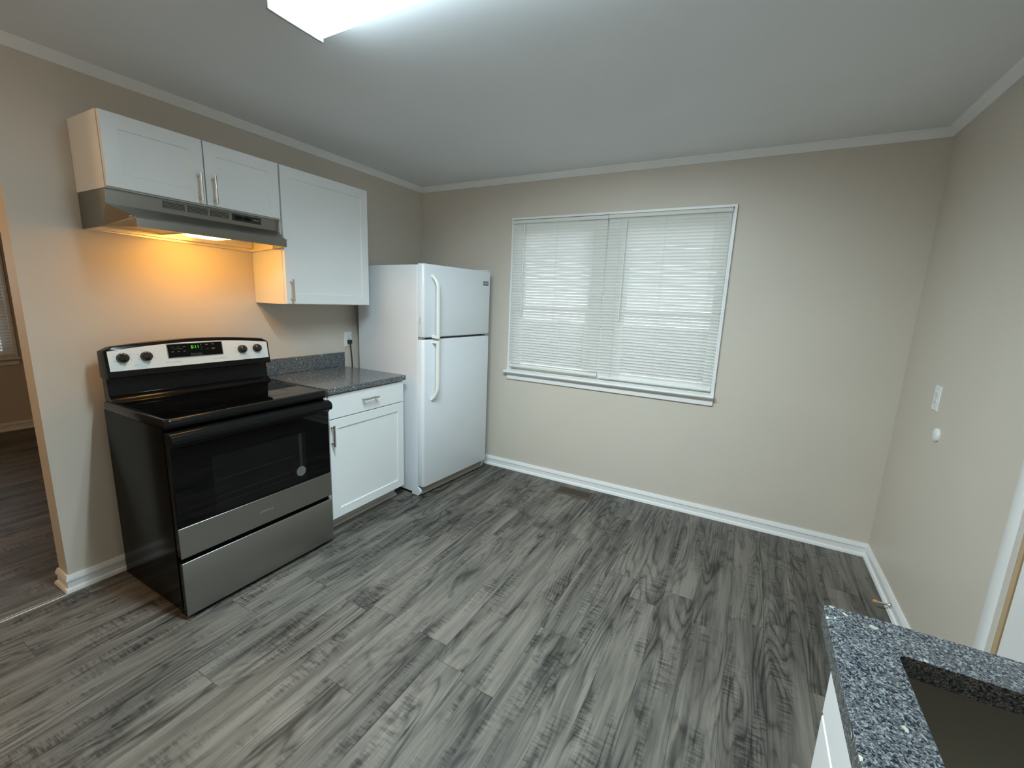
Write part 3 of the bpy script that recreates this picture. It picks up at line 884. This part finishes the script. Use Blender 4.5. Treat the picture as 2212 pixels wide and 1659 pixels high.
b.lathe((.030, FWD - .028, 1.152), (0, 0, 1), [(.008, 0), (.008, .022)], 12)
b.build('center_hinge', MFSEAM, root, bevel=.001)
b = MB(); b.box(-.004, .030, .004, .038, 1.1560, 1.1690)
b.build('strike_plate', MFSEAM, root, bevel=.001)
b = MB(); b.box(-.004, .004, .04, FWD - .045, 1.1555, 1.1695)
b.build('door_gap', MGASK, root)
b = MB(); b.prism([(-.03, .004), (.014, .012), (.018, .066), (-.006, .074), (-.03, .074)], 1, .021, FWD - .021)
gr = b.build('kick_grille', MGRILLE, root, bevel=.002)
b = MB(); b.box(-.10, .046, FWD - .07, FWD - .02, 1.6645, 1.675); b.box(-.10, -.02, FWD - .07, FWD - .02, 1.656, 1.6645)
b.build('top_hinge', MFRIDGE, root, bevel=.003)

# ================================================================== OUTLETS, SMALL THINGS ON THE WALLS
def outlet(m, a, z, label, two=True):
    """m(a, d, z)"""
    root = thing('wall_outlet', m(a, 0, z), label, 'outlet')
    b = MB(m)
    w, h = .035, .057
    b.rings([[(a + x * w, .0005, z + y * h) for x, y in ((-1, -1), (1, -1), (1, 1), (-1, 1))], [(a + x * w, .003, z + y * h) for x, y in ((-1, -1), (1, -1), (1, 1), (-1, 1))],
             [(a + x * (w - .003), .0055, z + y * (h - .003)) for x, y in ((-1, -1), (1, -1), (1, 1), (-1, 1))]])
    b.build('cover_plate', MPLATE, root, smooth=0)
    for s in (-1, 1):
        b = MB(m); zc = z + s * .0195
        n = 20
        pts = [(a + .0165 * math.cos(2 * math.pi * k / n), zc + max(-.0135, min(.0135, .0165 * math.sin(2 * math.pi * k / n)))) for k in range(n)]
        b.rings([[(p, .0050, q) for p, q in pts], [(p, .0072, q) for p, q in pts]])
        so = b.build('socket', MPLATE, root, smooth=30)
        b = MB(m)
        b.box(a - .0075, a - .0055, .0072, .0075, zc - .002, zc + .006); b.box(a + .0050, a + .0072, .0072, .0075, zc - .003, zc + .006)
        b.box(a - .002, a + .002, .0072, .0075, zc - .010, zc - .006)
        b.build('slots', MSLOT, so, smooth=0)
    b = MB(m); b.lathe(m(a, 0, z) if False else (a, .0053, z), (0, 1, 0), [(.003, 0), (.003, .0012), (0, .0014)], 10)
    b.build('screw', MNICKEL, root)
    return root
ml = lambda a, d, z: (d, a, z)
outlet(ml, -.852, 1.108, 'white wall outlet with a black plug between counter and refrigerator')
mr = lambda a, d, z: (W - d, a, z)
outlet(mr, -.531, 1.080, 'white wall outlet alone on the right wall')
# plug and cord
root = thing('power_cord', (.02, -.848, .95), 'black plug and cord hanging from the outlet beside the refrigerator', 'cord')
b = MB(); b.rings([[(x, -.852 + u * w, 1.0885 + v * w * 1.1) for u, v in ((-1, -1), (1, -1), (1, 1), (-1, 1))] for x, w in ((.0078, .013), (.020, .014), (.032, .0125), (.036, .009))])
b.build('plug', MDARK, root, bevel=.003)
b = MB(); b.tube([(.026, -.852, 1.078), (.028, -.852, 1.060), (.029, -.850, 1.03), (.030, -.847, .99), (.031, -.845, .95), (.032, -.844, .905), (.033, -.846, .84), (.034, -.850, .76), (.034, -.855, .70)], .0042, 10)
b.build('cord', MDARK, root)
# oval wall bumper
b = MB(mr)
n = 28
def oval(r, d): return [(-.620 + .031 * r * math.cos(2 * math.pi * k / n), d, .9285 + .031 * r * math.sin(2 * math.pi * k / n)) for k in range(n)]
b.rings([oval(1, 0), oval(1, .004), oval(.92, .009), oval(.6, .012), oval(.25, .013)])
tag(b.build('wall_bumper', MPLATE, smooth=60), 'small round white bumper on the right wall below the outlet', 'wall bumper')
# door stop on the right baseboard
root = thing('door_stop', (W - .03, -.575, .04), 'metal door stop with amber tip on the right baseboard', 'door stop')
b = MB(); b.lathe((W - .0115, -.575, .040), (-1, 0, 0), [(.010, 0), (.010, .004), (.006, .010), (.0045, .014), (.0042, .052), (.0042, .056)], 16)
b.build('rod', MCHROME, root)
b = MB(); b.lathe((W - .0660, -.575, .040), (-1, 0, 0), [(.0075, 0), (.0085, .004), (.0078, .013), (.004, .016)], 16)
b.build('tip', MBRASS, root)['label'] = 'amber rubber tip'
# floor register
root = thing('floor_register', (1.645, -.143, 0), 'brown metal floor register under the window', 'floor vent')
b = MB()
X0, X1, Y0, Y1 = 1.498, 1.792, -.212, -.078
b.box(X0, X1, Y0, Y0 + .020, .0002, .0035); b.box(X0, X1, Y1 - .020, Y1, .0002, .0035)
b.box(X0, X0 + .022, Y0 + .02, Y1 - .02, .0002, .0035); b.box(X1 - .022, X1, Y0 + .02, Y1 - .02, .0002, .0035)
b.build('frame', MREG, root, bevel=.001)
b = MB(); b.box(X0 + .022, X1 - .022, Y0 + .02, Y1 - .02, .0002, .0008)
b.build('duct_opening', MREGD, root, smooth=0)
b = MB()
nl = 19
for k in range(nl):
    x = X0 + .026 + (X1 - X0 - .052) * (k + .5) / nl
    b.box(x - .0026, x + .0026, Y0 + .02, Y1 - .02, .0010, .0030)
b.box(X0 + .022, X1 - .022, -.147, -.143, .0010, .0028)
b.build('louvers', MREG, root)

# ================================================================== SINK COUNTER ON THE RIGHT
RX0, RX1, RY0, RY1 = 2.868, W - .002, -4.10, -2.248
root = thing('countertop', ((RX0 + RX1) / 2, -3.1, .879), 'grey speckled granite countertop with an undermount sink at lower right', 'countertop')
def poly_slab(outer, inner, z0, z1, name, mat, parent):
    bm = bmesh.new(); off = Vector(parent.location)
    es = []
    for lp in (outer, inner):
        vv = [bm.verts.new(Vector((x, y, z1)) - off) for x, y in lp]
        es += [bm.edges.new((vv[i], vv[(i + 1) % len(vv)])) for i in range(len(vv))]
    bmesh.ops.triangle_fill(bm, use_beauty=True, use_dissolve=False, edges=es)
    ex = bmesh.ops.extrude_face_region(bm, geom=list(bm.faces))
    bmesh.ops.translate(bm, verts=[q for q in ex['geom'] if isinstance(q, bmesh.types.BMVert)], vec=(0, 0, z0 - z1))
    bmesh.ops.recalc_face_normals(bm, faces=bm.faces)
    me = bpy.data.meshes.new(name); bm.to_mesh(me); bm.free(); me.materials.append(mat)
    me.polygons.foreach_set('use_smooth', [True] * len(me.polygons)); me.set_sharp_from_angle(angle=rad(40))
    o = bpy.data.objects.new(name, me); COL.objects.link(o); o.parent = parent
    bv = o.modifiers.new('bevel', 'BEVEL'); bv.width = .004; bv.segments = 3; bv.limit_method = 'ANGLE'; bv.angle_limit = rad(50)
    return o
def rect2(x0, x1, y0, y1, r, n=5): return [(p[0], p[1]) for p in rr(x0, x1, y0, y1, r, 0, n)]
SKX0, SKX1, SKY0, SKY1 = 2.957, 3.375, -3.12, -2.331
poly_slab(rect2(RX0, RX1, RY0, RY1, .012, 4), rect2(SKX0, SKX1, SKY0, SKY1, .012), .879, .914, 'slab', MGRAN, root)
b = MB(); b.box(W - .021, W - .002, RY0, RY1 - .002, .9145, 1.012)
b.build('backsplash', MGRAN, root, bevel=.0015)
# sink bowl
root = thing('kitchen_sink', ((SKX0 + SKX1) / 2, (SKY0 + SKY1) / 2, .69), 'undermount stainless sink set in the granite counter at lower right', 'sink')
b = MB()
o_ = .006
b.rings([rr(SKX0 - .025, SKX1 + .025, SKY0 - .025, SKY1 + .025, .02, .8785), rr(SKX0 - o_, SKX1 + o_, SKY0 - o_, SKY1 + o_, .02, .8785), rr(SKX0 - o_ + .004, SKX1 + o_ - .004, SKY0 - o_ + .004, SKY1 + o_ - .004, .03, .72),
         rr(SKX0 + .02, SKX1 - .02, SKY0 + .02, SKY1 - .02, .04, .694), rr(SKX0 + .15, SKX1 - .15, SKY0 + .30, SKY1 - .30, .02, .690)], cap=False)
b.add([p for p in rr(SKX0 + .15, SKX1 - .15, SKY0 + .30, SKY1 - .30, .02, .690)], [tuple(range(24))])
bo = b.build('bowl', MSINK, root, smooth=40)
sd = bo.modifiers.new('thickness', 'SOLIDIFY'); sd.thickness = .0015; sd.offset = 0
b = MB(); b.lathe(((SKX0 + SKX1) / 2, (SKY0 + SKY1) / 2, .6915), (0, 0, 1), [(.055, 0), (.055, .002), (.045, .003), (.04, .001), (.0, .001)], 28)
b.build('drain', MCHROME, root)
# cabinet under it (front faces -x)
CX = 2.912
mc = lambda a, d, z: (CX - d, a, z)
root = thing('sink_cabinet', (3.19, -3.1, 0), 'white base cabinet under the sink counter at lower right', 'cabinet')
b = MB()
b.box(CX + .002, W - .022, -4.08, -4.06, .095, .876); b.box(CX + .002, W - .022, -2.290, -2.272, .095, .876)
b.box(CX + .002, W - .022, -4.06, -2.290, .095, .115); b.box(CX + .002, CX + .02, -4.06, -2.290, .115, .876)
b.build('body', MCAB, root, bevel=.0012)
b = MB(); b.box(CX + .07, CX + .09, -4.08, -2.275, 0, .095); b.box(CX + .09, W - .03, -2.30, -2.280, 0, .095)
b.build('toe_kick', MTOE, root)
for k, (a0, a1) in enumerate(((-2.733, -2.276), (-3.192, -2.738), (-3.65, -3.197))):
    slab_front(mc, a0, a1, .716, .868).build('drawer_front', MCAB, root, bevel=.0015)
    d = shaker(mc, a0, a1, .100, .7085).build('door', MCAB, root)
    bar_pull(mc, (a1 - .030) if k != 1 else (a0 + .03), .540, True, d)

# ================================================================== LIGHTS THAT ARE THINGS
LX0, LX1, LY0, LY1, LZ = 1.262, 2.478, -2.192, -2.000, 2.303
root = thing('ceiling_light', ((LX0 + LX1) / 2, (LY0 + LY1) / 2, LZ), 'long fluorescent ceiling light with white lens, switched on', 'ceiling light')
b = MB(); b.box(LX0, LX1, LY0 - .004, LY1 + .004, 2.366, H - .0005)
b.build('housing', MTRIM, root, bevel=.001)
b = MB(); b.rings([[(x, y, z) for y, z in ((LY0, 2.366), (LY0, LZ + .008), (LY0 + .008, LZ), (LY1 - .008, LZ), (LY1, LZ + .008), (LY1, 2.366))] for x in (LX0, LX1)])
b.mi = [0 if sum(b.v[i][2] for i in q) / len(q) < LZ + .01 and len(q) == 4 else 1 for q in b.f]
b.build('lens', [MLENS, MLENSS], root, smooth=20)
for x0, x1 in ((LX0 - .010, LX0 - .0005), (LX1 + .0005, LX1 + .010)):
    b = MB(); b.box(x0, x1, LY0 - .006, LY1 + .006, LZ - .006, H - .0005)
    b.build('end_cap', MCAPP, root, bevel=.003)

# the wrap-around lens throws its light to both long sides and cuts it off along the tubes
for sgn in (-1, 1):
    beam = bpy.data.lights.new('ceiling_light_beam', 'AREA')
    beam.shape = 'RECTANGLE'; beam.size = 1.16; beam.size_y = .03; beam.energy = BEAM_POWER; beam.color = LENS_COLOR; beam.spread = rad(BEAM_SPREAD)
    bo_ = bpy.data.objects.new('ceiling_light_beam', beam); COL.objects.link(bo_)
    bo_.location = ((LX0 + LX1) / 2, (LY0 + LY1) / 2 + sgn * .05, LZ - .009)
    bo_.rotation_euler = (sgn * rad(30), 0, 0)

# warm lamps outside the view: one in the next room, one at the back of the kitchen
def flush_lamp(x, y, power, label):
    root = thing('flush_mount_lamp', (x, y, 2.27), label, 'ceiling light')
    b = MB(); b.lathe((x, y, H - .001), (0, 0, -1), [(.15, 0), (.15, .02), (.13, .03), (.02, .03)], 32)
    b.build('canopy', MTRIM, root)
    b = MB(); b.lathe((x, y, H - .032), (0, 0, -1), [(.125, 0), (.12, .03), (.09, .06), (.05, .075), (0, .08)], 32)
    b.build('dome', emit('warm_dome', LAMP_COLOR, power), root)
flush_lamp(-.85, -3.42, LAMP_POWER, 'warm flush-mount lamp on the ceiling of the next room')
flush_lamp(.55, -3.95, BACK_POWER, 'warm flush-mount lamp on the kitchen ceiling behind the camera')
